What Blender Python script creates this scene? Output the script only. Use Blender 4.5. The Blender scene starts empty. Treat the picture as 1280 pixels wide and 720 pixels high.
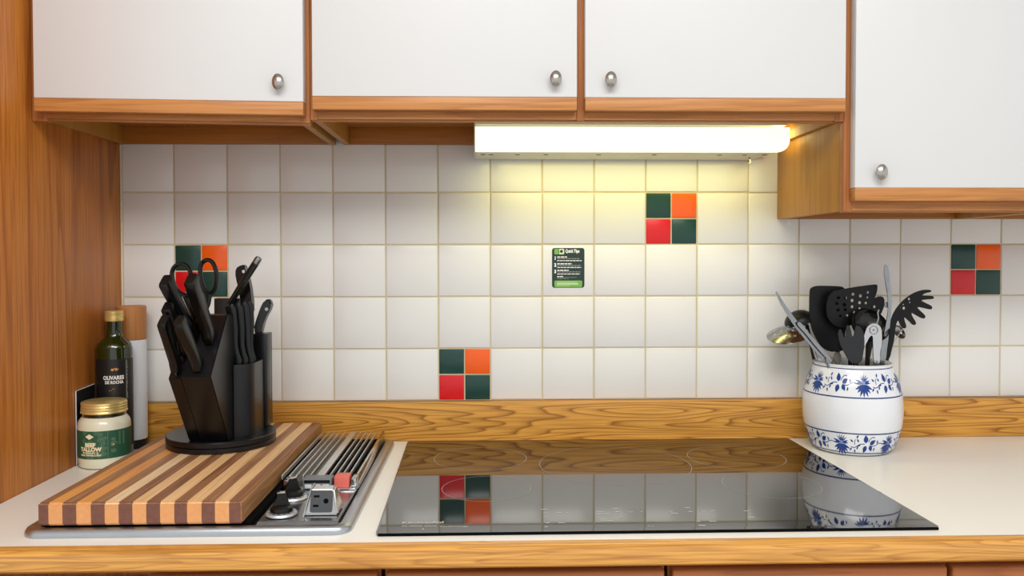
import bpy, bmesh, math, random
from mathutils import Vector, Matrix
random.seed(7)
S = bpy.context.scene
C = S.collection

# ------------------------------------------------------------------ camera
FPX, CYPX = 1020.92, 344.79
CAM = Vector((0.6468, -1.7045, 1.2940))
YAW, PITCH, ROLL = 0.0290, -0.0228, 0.0016
cam = bpy.data.objects.new('camera', bpy.data.cameras.new('camera'))
C.objects.link(cam)
cam.data.sensor_width = 36.0
cam.data.lens = 36.0 * FPX / 1280.0
cam.data.shift_y = -(360.0 - CYPX) / 1280.0
cam.data.clip_start = 0.02
cam.matrix_world = (Matrix.Translation(CAM) @ Matrix.Rotation(-YAW, 4, 'Z')
                    @ Matrix.Rotation(math.pi / 2 + PITCH, 4, 'X') @ Matrix.Rotation(-ROLL, 4, 'Z'))
S.camera = cam

# ------------------------------------------------------------------ world, room lights, exposure
S.view_settings.view_transform = 'Standard'
S.view_settings.look = 'None'
S.view_settings.exposure = 0.0
S.view_settings.gamma = 1.0
S.view_settings.use_curve_mapping = False
world = bpy.data.worlds.new('room_light'); S.world = world
world.use_nodes = True
world.node_tree.nodes['Background'].inputs[0].default_value = (0.985, 0.99, 1.0, 1)
world.node_tree.nodes['Background'].inputs[1].default_value = 0.92

def area_light(name, loc, target, sx, sy, energy, color):
    l = bpy.data.lights.new(name, 'AREA'); l.shape = 'RECTANGLE'
    l.size, l.size_y, l.energy, l.color = sx, sy, energy, color
    o = bpy.data.objects.new(name, l); C.objects.link(o)
    o.location = loc
    o.rotation_euler = (Vector(target) - Vector(loc)).to_track_quat('-Z', 'Y').to_euler()
    return o
area_light('ceiling_light', (0.75, -1.75, 2.40), (0.75, -1.35, 0.9), 1.6, 1.0, 56.0, (1.0, 0.985, 0.955))

# ------------------------------------------------------------------ pixel helper (1280 x 720 frame)
def ray(px, py):
    v = cam.matrix_world.to_3x3() @ Vector(((px - 640.0) / FPX, -(py - CYPX) / FPX, -1.0))
    return v
def PY(px, py, y):                 # point of the pixel ray on the plane Y = y
    d = ray(px, py); return CAM + d * ((y - CAM.y) / d.y)
def PZ(px, py, z):
    d = ray(px, py); return CAM + d * ((z - CAM.z) / d.z)

# ------------------------------------------------------------------ materials
def lin(h):
    if isinstance(h, str):
        h = [int(h[i:i + 2], 16) / 255 for i in (0, 2, 4)]
    return tuple(c / 12.92 if c <= .04045 else ((c + .055) / 1.055) ** 2.4 for c in h) + (1,)

def new_mat(name):
    m = bpy.data.materials.new(name); m.use_nodes = True
    nt = m.node_tree
    return m, nt, nt.nodes['Principled BSDF']

def plain(name, col, rough=.5, metal=0, ior=1.5, noise=0.0, nscale=40, bump=0.0, bscale=200, spec=.5, coat=0, trans=0):
    m, nt, b = new_mat(name)
    b.inputs['Base Color'].default_value = lin(col)
    b.inputs['Roughness'].default_value = rough
    b.inputs['Metallic'].default_value = metal
    b.inputs['IOR'].default_value = ior
    b.inputs['Specular IOR Level'].default_value = spec
    b.inputs['Coat Weight'].default_value = coat
    b.inputs['Transmission Weight'].default_value = trans
    if noise or bump:
        tc = nt.nodes.new('ShaderNodeTexCoord')
    if noise:
        n = nt.nodes.new('ShaderNodeTexNoise'); n.inputs['Scale'].default_value = nscale
        n.inputs['Detail'].default_value = 5
        nt.links.new(tc.outputs['Object'], n.inputs['Vector'])
        mx = nt.nodes.new('ShaderNodeMix'); mx.data_type = 'RGBA'
        c = lin(col)
        mx.inputs['A'].default_value = tuple(v * (1 - noise) for v in c[:3]) + (1,)
        mx.inputs['B'].default_value = tuple(min(1, v * (1 + noise)) for v in c[:3]) + (1,)
        nt.links.new(n.outputs['Fac'], mx.inputs['Factor'])
        nt.links.new(mx.outputs['Result'], b.inputs['Base Color'])
    if bump:
        n2 = nt.nodes.new('ShaderNodeTexNoise'); n2.inputs['Scale'].default_value = bscale
        n2.inputs['Detail'].default_value = 3
        nt.links.new(tc.outputs['Object'], n2.inputs['Vector'])
        bp = nt.nodes.new('ShaderNodeBump'); bp.inputs['Strength'].default_value = bump
        bp.inputs['Distance'].default_value = .002
        nt.links.new(n2.outputs['Fac'], bp.inputs['Height'])
        nt.links.new(bp.outputs['Normal'], b.inputs['Normal'])
    return m

def wood(name, light, mid, dark, axis='X', rings=9.0, across=9.0, along=0.9, line=.35, pores=.5, rough=.42, seed=0.0, spec=.4, across2=None):
    """oak-like grain: contour lines of a noise stretched along the grain, plus fine pores"""
    m, nt, b = new_mat(name)
    N, L = nt.nodes.new, nt.links.new
    tc = N('ShaderNodeTexCoord')
    def mapped(al, ac, off):
        mp = N('ShaderNodeMapping')
        s = [ac, ac, ac]; s['XYZ'.index(axis)] = al
        mp.inputs['Scale'].default_value = s
        mp.inputs['Location'].default_value = (off, off * 1.7, off * .6)
        L(tc.outputs['Object'], mp.inputs['Vector']); return mp
    n1 = N('ShaderNodeTexNoise'); n1.inputs['Scale'].default_value = 1; n1.inputs['Detail'].default_value = 2.5
    n1.inputs['Roughness'].default_value = .45; n1.inputs['Distortion'].default_value = .25
    L(mapped(along, across, seed).outputs[0], n1.inputs['Vector'])
    mul = N('ShaderNodeMath'); mul.operation = 'MULTIPLY'; mul.inputs[1].default_value = rings
    L(n1.outputs['Fac'], mul.inputs[0])
    fr = N('ShaderNodeMath'); fr.operation = 'FRACT'; L(mul.outputs[0], fr.inputs[0])
    rp = N('ShaderNodeValToRGB')
    e = rp.color_ramp.elements
    e[0].position = 0; e[0].color = (1, 1, 1, 1)
    e[1].position = 1; e[1].color = (.5, .5, .5, 1)
    for p, v in ((.06, .9), (.22, .35), (.5, .08), (.9, .0)):
        k = e.new(p); k.color = (v, v, v, 1)
    L(fr.outputs[0], rp.inputs[0])
    n2 = N('ShaderNodeTexNoise'); n2.inputs['Scale'].default_value = 1; n2.inputs['Detail'].default_value = 3
    L(mapped(7, 230, seed + 3).outputs[0], n2.inputs['Vector'])
    r2 = N('ShaderNodeValToRGB'); r2.color_ramp.elements[0].position = .42; r2.color_ramp.elements[1].position = .66
    L(n2.outputs['Fac'], r2.inputs[0])
    n3 = N('ShaderNodeTexNoise'); n3.inputs['Scale'].default_value = 1; n3.inputs['Detail'].default_value = 2
    L(mapped(1.2, 14, seed + 9).outputs[0], n3.inputs['Vector'])
    base = N('ShaderNodeMix'); base.data_type = 'RGBA'
    base.inputs['A'].default_value = lin(light); base.inputs['B'].default_value = lin(mid)
    L(n3.outputs['Fac'], base.inputs['Factor'])
    f1 = N('ShaderNodeMath'); f1.operation = 'MULTIPLY'; f1.inputs[1].default_value = line
    L(rp.outputs[0], f1.inputs[0])
    g = N('ShaderNodeMix'); g.data_type = 'RGBA'; g.inputs['B'].default_value = lin(dark)
    L(base.outputs['Result'], g.inputs['A']); L(f1.outputs[0], g.inputs['Factor'])
    f2 = N('ShaderNodeMath'); f2.operation = 'MULTIPLY'; f2.inputs[1].default_value = pores * .5
    L(r2.outputs[0], f2.inputs[0])
    h = N('ShaderNodeMix'); h.data_type = 'RGBA'; h.inputs['B'].default_value = lin(dark)
    L(g.outputs['Result'], h.inputs['A']); L(f2.outputs[0], h.inputs['Factor'])
    L(h.outputs['Result'], b.inputs['Base Color'])
    b.inputs['Roughness'].default_value = rough
    b.inputs['Specular IOR Level'].default_value = spec
    bp = N('ShaderNodeBump'); bp.inputs['Strength'].default_value = .12; bp.inputs['Distance'].default_value = .001
    L(r2.outputs[0], bp.inputs['Height']); L(bp.outputs['Normal'], b.inputs['Normal'])
    return m

M = {}
M['tile'] = plain('white_ceramic', 'e4e4e1', .22, noise=.03, nscale=3, bump=.05, bscale=25)
M['tile_green'] = plain('green_ceramic', '123f37', .25, noise=.12, nscale=60)
M['tile_orange'] = plain('orange_ceramic', 'f4600e', .25, noise=.06, nscale=60)
M['tile_red'] = plain('red_ceramic', 'd4101a', .25, noise=.06, nscale=60)
M['grout'] = plain('cream_grout', 'cbbf9f', .85, noise=.12, nscale=30)
M['caulk'] = plain('white_caulk', 'd8d0b8', .6, noise=.15, nscale=60)
M['panel'] = wood('panel_veneer', 'da923e', 'bb6a26', '85400e', 'Z', 8, 7, .45, .6, .9, .38, 2.0)
M['frame'] = wood('cabinet_oak', 'd09456', 'bd7a3e', '8a5024', 'X', 8, 26, 1.2, .35, .8, .42, 5.0)
M['frame_v'] = wood('cabinet_oak_upright', 'bd7a42', 'a86432', '78401c', 'Z', 8, 26, 1.2, .35, .8, .42, 5.0)
M['under'] = wood('cabinet_underside_ply', 'b8782e', 'a06424', '744214', 'X', 6, 9, .7, .22, .6, .5, 8.0)
M['under_v'] = wood('cabinet_side_ply', 'bf8a36', 'ab7428', '7c4f16', 'Z', 7, 8, .6, .3, .6, .42, 12.0)
M['splash'] = wood('splash_oak', 'e6ae54', 'd49436', '7e440c', 'X', 24, 15, .95, .8, .7, .4, 21.0)
M['nosing'] = wood('edge_oak', 'e6ae5a', 'd6963e', '8a4e14', 'X', 22, 24, 1.3, .45, 1.0, .26, 31.0, .7)
M['drawer'] = wood('drawer_oak', 'bd7440', 'ad6232', '7c3e18', 'X', 8, 16, 1.0, .35, .6, .42, 41.0)
M['laminate_door'] = plain('white_door_laminate', 'd9dadb', .42, noise=.012, nscale=5)
M['counter'] = plain('cream_counter_laminate', 'efece4', .34, noise=.012, nscale=9)
M['glass'] = plain('black_ceramic_glass', '0b0c0d', .03, ior=2.9, spec=.5)
M['print'] = plain('silver_print', 'b9bdbd', .5)
M['ring_print'] = plain('grey_ring_print', 'a4a8aa', .5)
M['steel'] = plain('brushed_steel', '97999c', .2, 1, noise=.2, nscale=45)
M['steel_soft'] = plain('satin_steel_frame', 'b9c0c8', .34, 1, noise=.05, nscale=40)
M['chrome'] = plain('polished_chrome', 'c8c8c8', .12, 1)
M['dial_metal'] = plain('satin_dial_metal', 'd8d9dc', .4, .7, noise=.05, nscale=200)
M['outlet_grey'] = plain('charcoal_socket_plastic', '33363a', .4)
M['slat_steel'] = plain('bright_slat_steel', 'dcdcdc', .35, .9)
M['nickel'] = plain('satin_nickel', 'b4afa8', .24, 1)
M['black'] = plain('black_plastic', '08090a', .3, noise=.15, nscale=80, spec=.4)
M['black_gloss'] = plain('black_gloss_plastic', '101112', .22)
M['black_block'] = plain('black_stained_wood', '0b0c0f', .3, noise=.3, nscale=50, bump=.05, bscale=300, spec=.42)
M['black_nylon'] = plain('black_nylon', '08090b', .4, spec=.28, bump=.03, bscale=400)
M['dark'] = plain('dark_cavity', '060607', .9, spec=.1)
M['grey_plate'] = plain('grey_sheet', '7c7a72', .45, .6)
M['key_grey'] = plain('grey_keypad', '6f757a', .4)
M['key_light'] = plain('light_key', 'c9d0d4', .4)
M['red_switch'] = plain('salmon_switch', 'd9695c', .35, noise=.08, nscale=150)
M['white_paint'] = plain('white_enamel', 'd8d8cc', .4)
M['hook'] = plain('white_plastic', 'e8e6e0', .35)
M['porcelain'] = plain('white_porcelain', 'e6eaf0', .16, coat=.3)
M['blue'] = plain('cobalt_glaze', '143a86', .2, noise=.35, nscale=260)
M['blue_dark'] = plain('cobalt_line_glaze', '203a72', .2)
M['blue_light'] = plain('pale_cobalt_glaze', '6d8fc4', .2, noise=.3, nscale=300)
M['gold'] = plain('gold_lid_metal', 'ebd288', .32, .6)
M['label_green'] = plain('green_paper_label', '2c5a41', .5, noise=.08, nscale=60)
M['label_cream'] = plain('cream_ink', 'f0e4bc', .55)
M['label_line'] = plain('pale_green_ink', '6f9477', .55)
M['tallow'] = plain('pale_tallow_behind_glass', 'e8e6cc', .35, coat=1)
M['black_label'] = plain('black_paper_label', '17181b', .45)
M['white_ink'] = plain('white_ink', 'f2f2ee', .5)
M['grey_ink'] = plain('grey_ink', '9a9c98', .5)
M['copper_ink'] = plain('copper_foil', 'd79a52', .35, .4)
M['cyl_white'] = plain('white_card_tube', 'dfe4ec', .45)
M['cyl_wood'] = wood('light_turned_wood', 'c48a54', 'b87a44', '98602e', 'Z', 5, 30, 2, .2, .7, .45, 51.0)
M['sticker'] = plain('dark_green_vinyl', '12302b', .35)
M['sticker_green'] = plain('leaf_green_vinyl', '74b04a', .35)
M['sticker_pale'] = plain('pale_green_vinyl', 'cfe0b4', .35)
M['board_dark'] = wood('walnut_strip', 'ba8c64', '9c6e4c', '6a4028', 'Y', 6, 34, 1.6, .4, .9, .5, 61.0)
M['board_dark2'] = wood('dark_walnut_strip', 'ae7e58', '8e6042', '5a3420', 'Y', 6, 34, 1.6, .45, .9, .5, 67.0)
M['board_light'] = wood('maple_strip', 'f0cb9a', 'e4b680', 'b88454', 'Y', 5, 26, 1.2, .22, .7, .5, 71.0)
M['board_pale'] = wood('pale_maple_strip', 'f0d6b0', 'e8c89c', 'c09868', 'Y', 5, 26, 1.2, .22, .7, .5, 77.0)
M['board_orange'] = wood('amber_maple_strip', 'ecb06a', 'dd9448', 'a86a34', 'Y', 5, 26, 1.2, .25, .7, .5, 83.0)
M['end_dark'] = plain('walnut_end_grain', '71483a', .6, noise=.3, nscale=160)
M['end_light'] = plain('maple_end_grain', 'd99a62', .6, noise=.14, nscale=160)
M['edge_brown'] = wood('board_edge_grain', 'b98a58', '9a6a40', '6e4628', 'Y', 8, 40, 3.0, .5, .9, .55, 95.0)
M['floor'] = plain('pale_vinyl_floor', 'b5b2aa', .5, noise=.06, nscale=8)
M['wall_paint'] = plain('cream_wall_paint', 'dcd6c8', .7, bump=.05, bscale=120)
M['ceiling'] = plain('white_ceiling_paint', 'e4e2dc', .8, bump=.05, bscale=120)

# clear glass bottle / jar
def glass_mat(name, col, rough=.03):
    m, nt, b = new_mat(name)
    b.inputs['Base Color'].default_value = lin(col)
    b.inputs['Roughness'].default_value = rough
    b.inputs['Transmission Weight'].default_value = 1
    b.inputs['IOR'].default_value = 1.45
    return m
M['jar_glass'] = glass_mat('clear_jar_glass', 'f2f6f0')
M['oil_glass'] = plain('dark_green_bottle_glass', '1e2806', .08, noise=.35, nscale=14, coat=.6)
m, nt, b = new_mat('fluorescent_end_lens')
b.inputs['Base Color'].default_value = lin('e9e8c8')
b.inputs['Emission Color'].default_value = (1.0, .86, .34, 1); b.inputs['Emission Strength'].default_value = 7.0
M['end_lens'] = m
m, nt, b = new_mat('fluorescent_diffuser')
b.inputs['Base Color'].default_value = lin('e9e8c8'); b.inputs['Roughness'].default_value = .4
b.inputs['Emission Color'].default_value = (1.0, .97, .70, 1); b.inputs['Emission Strength'].default_value = 1.2
M['diffuser'] = m

# ------------------------------------------------------------------ mesh helpers
def obj(name, bm, mat, parent=None, loc=None, smooth=True, angle=35):
    me = bpy.data.meshes.new(name)
    bmesh.ops.recalc_face_normals(bm, faces=bm.faces[:])
    bm.to_mesh(me); bm.free()
    me.materials.append(M[mat] if isinstance(mat, str) else mat)
    if smooth:
        for p in me.polygons: p.use_smooth = True
        me.set_sharp_from_angle(angle=math.radians(angle))
    o = bpy.data.objects.new(name, me); C.objects.link(o)
    if parent is not None: o.parent = parent
    if loc is not None: o.location = loc
    return o
def mesh_obj(name, me, parent=None, loc=None):
    o = bpy.data.objects.new(name, me); C.objects.link(o)
    if parent is not None: o.parent = parent
    if loc is not None: o.location = loc
    return o
def tag(o, label=None, cat=None, group=None, kind=None):
    if label: o['label'] = label
    if cat: o['category'] = cat
    if group: o['group'] = group
    if kind: o['kind'] = kind
    return o
def thing(name, label, cat, loc=(0, 0, 0), group=None):
    o = bpy.data.objects.new(name, None); C.objects.link(o)
    o.location = loc; o.empty_display_size = .02
    return tag(o, label, cat, group)
def box(x0, x1, y0, y1, z0, z1, bev=0.0, seg=2, bm=None):
    own = bm is None
    t = bmesh.new()
    r = bmesh.ops.create_cube(t, size=1)
    for v in t.verts:
        v.co = Vector((x0 + (v.co.x + .5) * (x1 - x0), y0 + (v.co.y + .5) * (y1 - y0), z0 + (v.co.z + .5) * (z1 - z0)))
    if bev:
        bmesh.ops.bevel(t, geom=t.edges[:], offset=bev, segments=seg, affect='EDGES', profile=.5)
    if own: return t
    me = bpy.data.meshes.new('t'); t.to_mesh(me); t.free(); bm.from_mesh(me); bpy.data.meshes.remove(me)
    return bm
def merge(*bms):
    a = bmesh.new()
    for t in bms:
        me = bpy.data.meshes.new('t'); t.to_mesh(me); t.free(); a.from_mesh(me); bpy.data.meshes.remove(me)
    return a
def xform(bm, mat):
    bmesh.ops.transform(bm, matrix=mat, verts=bm.verts[:]); return bm
def lathe(prof, seg=48, center=(0, 0, 0), axis=None, cap=False):
    """prof: list of (r, z), bottom to top"""
    bm = bmesh.new(); rings = []
    for r, z in prof:
        if r < 1e-6: rings.append([bm.verts.new((0, 0, z))])
        else: rings.append([bm.verts.new((r * math.cos(2 * math.pi * k / seg), r * math.sin(2 * math.pi * k / seg), z)) for k in range(seg)])
    for a, b_ in zip(rings, rings[1:]):
        if len(a) == 1 and len(b_) == 1: continue
        for k in range(seg):
            k2 = (k + 1) % seg
            if len(a) == 1: bm.faces.new((a[0], b_[k], b_[k2]))
            elif len(b_) == 1: bm.faces.new((a[k], a[k2], b_[0]))
            else: bm.faces.new((a[k], a[k2], b_[k2], b_[k]))
    if cap:
        for rr in (rings[0], rings[-1]):
            if len(rr) > 1: bm.faces.new(rr)
    T = Matrix.Translation(center)
    if axis is not None:
        T = T @ Vector((0, 0, 1)).rotation_difference(Vector(axis).normalized()).to_matrix().to_4x4()
    return xform(bm, T)
def tube(pts, radii, seg=12, flat=1.0, up=(0, 1, 0)):
    """swept section along pts; flat scales the section along 'up'"""
    pts = [Vector(p) for p in pts]
    if not isinstance(radii, (list, tuple)): radii = [radii] * len(pts)
    bm = bmesh.new(); rings = []
    for i, p in enumerate(pts):
        d = (pts[min(i + 1, len(pts) - 1)] - pts[max(i - 1, 0)]).normalized()
        a = d.cross(Vector(up))
        if a.length < 1e-4: a = d.cross(Vector((1, 0, 0)))
        a.normalize(); b_ = a.cross(d).normalized()
        rings.append([bm.verts.new(p + a * radii[i] * math.cos(2 * math.pi * k / seg) + b_ * radii[i] * flat * math.sin(2 * math.pi * k / seg)) for k in range(seg)])
    for a, b_ in zip(rings, rings[1:]):
        for k in range(seg):
            bm.faces.new((a[k], a[(k + 1) % seg], b_[(k + 1) % seg], b_[k]))
    bm.faces.new(rings[0]); bm.faces.new(rings[-1])
    return bm
def chaikin(pts, n=2, closed=True):
    for _ in range(n):
        q = []
        for i in range(len(pts) if closed else len(pts) - 1):
            a, b_ = Vector(pts[i]), Vector(pts[(i + 1) % len(pts)])
            q += [a.lerp(b_, .25), a.lerp(b_, .75)]
        pts = q
    return pts
def circle(cx, cy, r, n=10, ry=None):
    ry = ry or r
    return [(cx + r * math.cos(2 * math.pi * k / n), cy + ry * math.sin(2 * math.pi * k / n)) for k in range(n)]
def rrect(x0, x1, y0, y1, r, n=5):
    p = []
    for cx, cy, a0 in ((x1 - r, y1 - r, 0), (x0 + r, y1 - r, 90), (x0 + r, y0 + r, 180), (x1 - r, y0 + r, 270)):
        for k in range(n + 1):
            a = math.radians(a0 + 90 * k / n)
            p.append((cx + r * math.cos(a), cy + r * math.sin(a)))
    return p
def sheet(outline, thick, fmap, holes=(), cuts=0):
    """2D outline with holes filled, extruded to 'thick' in local w, mapped by fmap(u, v, w)"""
    bm = bmesh.new()
    def loop(pts):
        vs = [bm.verts.new((p[0], p[1], 0)) for p in pts]
        for i in range(len(vs)): bm.edges.new((vs[i], vs[(i + 1) % len(vs)]))
    loop(outline)
    for h in holes: loop(h)
    if holes:
        bmesh.ops.triangle_fill(bm, edges=bm.edges[:], use_beauty=True, use_dissolve=False)
    else:
        bm.faces.new(bm.verts[:])
    if cuts:
        bmesh.ops.triangulate(bm, faces=bm.faces[:])
        bmesh.ops.subdivide_edges(bm, edges=bm.edges[:], cuts=cuts, use_grid_fill=True)
    r = bmesh.ops.extrude_face_region(bm, geom=bm.faces[:])
    for v in [g for g in r['geom'] if isinstance(g, bmesh.types.BMVert)]: v.co.z = thick
    for v in bm.verts: v.co = Vector(fmap(v.co.x, v.co.y, v.co.z))
    return bm
def poly(outline, fmap):
    """flat filled outline (print on a surface)"""
    bm = bmesh.new()
    bm.faces.new([bm.verts.new(Vector(fmap(p[0], p[1]))) for p in outline])
    return bm
def prism_x(profile, x0, x1, bev=0):
    """profile of (y, z) extruded along X"""
    bm = sheet(profile, x1 - x0, lambda u, v, w: (x0 + w, u, v))
    if bev: bmesh.ops.bevel(bm, geom=bm.edges[:], offset=bev, segments=2, affect='EDGES')
    return bm
def text_bm(s, size, fmap, align='CENTER', bold=0.0, sx=1.0):
    cu = bpy.data.curves.new('text', 'FONT'); cu.body = s; cu.size = size; cu.align_x = align
    cu.resolution_u = 3; cu.offset = bold
    o = bpy.data.objects.new('text', cu); C.objects.link(o)
    me = bpy.data.meshes.new_from_object(o)
    bpy.data.objects.remove(o); bpy.data.curves.remove(cu)
    bm = bmesh.new(); bm.from_mesh(me); bpy.data.meshes.remove(me)
    for v in bm.verts: v.co = Vector(fmap(v.co.x * sx, v.co.y))
    return bm

# ================================================================== THE ROOM
XL = -0.109                  # inner face of the wooden end panel
ZC = 0.914                   # counter top
TP = 0.1085                  # tile pitch
ZR = 1.4289                  # grout line between the first and second tile row
XR = 2.40
def struct(name, bm, mat, label=None): return tag(obj(name, bm, mat), label, None, None, 'structure')
struct('floor', box(-2.2, 3.4, -3.6, .12, -.05, 0), 'floor', 'pale vinyl kitchen floor')
struct('ceiling', box(-2.2, 3.4, -3.6, .12, 2.44, 2.5), 'ceiling', 'white painted kitchen ceiling')
wall = struct('wall_back', box(-2.2, 3.4, .006, .12, 0, 2.44), 'wall_paint', 'kitchen wall with square white tiles and coloured accents')
obj('grout_bed', box(XL, XR, .0016, .0062, .9949, 1.60), 'grout', wall)
obj('caulk_bead', box(XL, XL + .0045, -.002, .002, .9949, 1.5266, .0012), 'caulk', wall)
G = .0028
tile_me = None
ACC = {(0, 1), (5, 3), (9, 0), (15, 1)}     # (column, row): cells split into four coloured tiles
def tile_mesh(w, h, mat):
    bm = box(0, w, 0, .0058, 0, h, .0013, 2)
    me = bpy.data.meshes.new('tile'); bm.to_mesh(me); bm.free(); me.materials.append(M[mat])
    for p in me.polygons: p.use_smooth = True
    me.set_sharp_from_angle(angle=math.radians(50))
    return me
full = tile_mesh(TP - G, TP - G, 'tile')
small = {k: tile_mesh(TP / 2 - G * .95, TP / 2 - G * .95, 'tile_' + k) for k in ('green', 'orange', 'red')}
for row in range(-1, 4):
    ztop = ZR - row * TP
    for col in range(-1, 22):
        x = col * TP
        jx, jy = random.uniform(-.0004, .0004), random.uniform(-.0003, .0003)
        if (col, row) in ACC:
            for (dx, dz, k) in ((0, 1, 'green'), (1, 1, 'orange'), (0, 0, 'red'), (1, 0, 'green')):
                t = mesh_obj('accent_tile', small[k], wall, (x + G / 2 + dx * TP / 2, jy, ztop - TP + G / 2 + dz * TP / 2))
                t['label'] = {'green': 'small dark green', 'orange': 'small orange', 'red': 'small red'}[k] + ' glazed accent tile'
            continue
        t = mesh_obj('tile', full, wall, (x + G / 2 + jx, jy, ztop - TP + G / 2 + jx))
        if col == -1:
            t.scale.x = (0 - XL - .005 - G / 2) / (TP - G); t.location.x = XL + .005

# wooden end panel on the left (side of a tall cupboard)
tag(obj('end_panel', box(XL - .02, XL, -.70, .004, 0.001, 2.38, .0008), 'panel'),
    'tall orange-brown wood veneer panel closing the counter\'s end', 'panel')

# ------------------------------------------------------------------ countertop, wooden edge and splash board
ct = thing('countertop', 'cream laminate countertop with honey oak front edge', 'countertop', (.9, -.3, ZC))
def child(name, bm, mat, par, **k):
    o = obj(name, bm, mat, par, **k); o.matrix_parent_inverse = Matrix.Translation(par.location).inverted(); return o
child('laminate_top', box(XL + .001, XR, -.6185, -.0005, .884, ZC), 'counter', ct)
nose = [(-.6188, .884), (-.6188, ZC + .0003), (-.6350, ZC + .0003), (-.6385, .9132), (-.6412, .9112), (-.6420, .9085), (-.6420, .8890), (-.640, .8868), (-.636, .8845)]
child('wood_edge', prism_x(nose, XL + .001, XR), 'nosing', ct)
tag(obj('splash_board', box(XL + .0005, XR, -.020, .0004, ZC + .0005, .9944, .0012), 'splash'),
    'honey oak splash board running along foot of the tiles', 'splash board')

# ------------------------------------------------------------------ base cabinets under the counter
FR = -.600
edges = [(-.105, .190, .867), (.1965, .4975, .8725), (.509, .8838, .8725), (.8946, 1.2715, .8725), (1.2785, 1.66, .8725), (1.667, 2.05, .8725)]
blabel = ['beneath counter against the end panel', 'beneath the cutting board', 'beneath the left half of the black cooktop',
          'beneath the right half of the black cooktop', 'beneath the blue and white crock', 'beneath the far counter past the crock']
for (x0, x1, zt), bl in zip(edges, blabel):
    u = thing('base_cabinet', 'reddish oak base cabinet ' + bl, 'cabinet', ((x0 + x1) / 2, -.3, .001), 'oak base cabinets')
    child('body', box(x0 - .003, x1 + .003, FR, -.02, .10, .8835), 'frame_v', u)
    child('plinth', box(x0 - .003, x1 + .003, FR + .06, -.02, .001, .0995), 'dark', u)
    child('drawer_front', box(x0, x1, FR - .020, FR - .0005, .70, zt, .004, 3), 'drawer', u)
    d = child('door', box(x0, x1, FR - .020, FR - .0005, .12, .69, .004, 3), 'drawer', u)

# ------------------------------------------------------------------ wall cabinets
FY = -.322       # face-frame front
DY = -.344       # door front
def knob(parent, px, py, face):
    c = PY(px, py, face - .016)
    bm = lathe([(.0045, 0), (.0040, .007), (.0075, .0095), (.0098, .013), (.0094, .0165), (.0064, .0195), (.0, .0208)], 24)
    for v in bm.verts: v.co.y *= 1.38 if v.co.z > .008 else 1
    xform(bm, Matrix.Translation((c.x, face, c.z)) @ Matrix.Rotation(math.pi / 2, 4, 'X'))
    o = obj('knob', bm, 'nickel', parent); o['label'] = 'small oval satin metal knob'
    return o
def wall_cabinet(label, x0, x1, zb, doors, stiles, drop=0.0, ztop=2.25, raild=.022, xs1=None):
    u = thing('wall_cabinet', label, 'cabinet', (0, 0, 0), 'white-doored wall cabinets')
    t = .0125; xs1 = xs1 or x1
    obj('side_panel', box(x0, x0 + t, FY + .018, -.001, zb, ztop, .0006), 'under_v', u)
    obj('side_panel', box(xs1 - t, xs1, FY + .018, -.001, zb, ztop, .0006), 'under_v', u)
    obj('bottom_panel', box(x0 + t, xs1 - t, FY + .018, -.0165, zb + .034, zb + .046), 'under', u)
    obj('back_rail', box(x0 + t, xs1 - t, -.016, -.001, zb + .0005, zb + .0345, .0008), 'under', u)
    obj('top_panel', box(x0 + t, xs1 - t, FY + .018, -.001, ztop - .012, ztop), 'under', u)
    # face frame: bottom rail with a stepped lower lip, stiles
    rb = sheet([(x0 + .0004, zb), (x1 - .0004, zb - drop), (x1 - .0004, zb + .05), (x0 + .0004, zb + .05)], .0175, lambda a, b_, w: (a, FY + .0175 - w, b_))
    r = obj('bottom_rail', rb, 'frame', u)
    lip = sheet([(x0 + .001, zb - .0025), (x1 - .001, zb - drop - .0025), (x1 - .001, zb - drop), (x0 + .001, zb)], .010, lambda a, b_, w: (a, FY + .0175 - w, b_))
    obj('lip', lip, 'frame', r)
    for a, b_, proud in stiles:
        obj('stile', box(a, b_, FY - .0007 - proud, FY + .0169, zb - .002 - drop * .5, ztop, .0008), 'frame_v', u)
    obj('top_rail', box(x0, x1, FY, FY + .017, ztop - .05, ztop), 'frame', u)
    for (a, b_, z, kx, ky, slope) in doors:
        bm = box(a, b_, DY, FY - .0012, z, ztop - .02, .0012)
        w = b_ - a
        d = obj('door', bm, 'laminate_door', u)
        pr = obj('pull_rail', box(a, b_, DY - .0005, FY - .0012, z - raild, z - .0002, .0012), 'frame', d)
        pr['label'] = 'oak strip along the bottom of the door'
        if slope:
            for o in (d, pr):
                for v in o.data.vertices:
                    v.co.z -= slope * (v.co.x - a) / w
        knob(d, kx, ky, DY)
    return u
wall_cabinet('white-doored wall cabinet between the end panel and the wide cabinet', XL + .0006, .3490, 1.5262,
             [(-.0938, .3428, 1.5556, 347, 102, .0050)], [(XL + .0006, -.085, 0), (.333, .3490, 0)], .0065, xs1=.3325)
wall_cabinet('wide wall cabinet with two white doors above the strip light', .3496, 1.2535, 1.5262,
             [(.3575, .7950, 1.5600, 695, 98, 0), (.8085, 1.2472, 1.5596, 764, 99, 0)], [(.3496, .362, 0), (.7965, .8095, .004), (1.238, 1.2535, 0)])
wall_cabinet('lower-hanging wall cabinet with white door, above the crock', 1.2542, 1.640, 1.3727,
             [(1.2640, 1.632, 1.4100, 1103, 215, 0)], [(1.2542, 1.2700, 0), (1.62, 1.640, 0)], 0)
wall_cabinet('lower-hanging wall cabinet with white door, beyond the one above the crock', 1.6425, 2.03, 1.3727,
             [(1.652, 2.022, 1.4100, 1420, 215, 0)], [(1.6425, 1.66, 0), (2.01, 2.03, 0)], 0)

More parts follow.
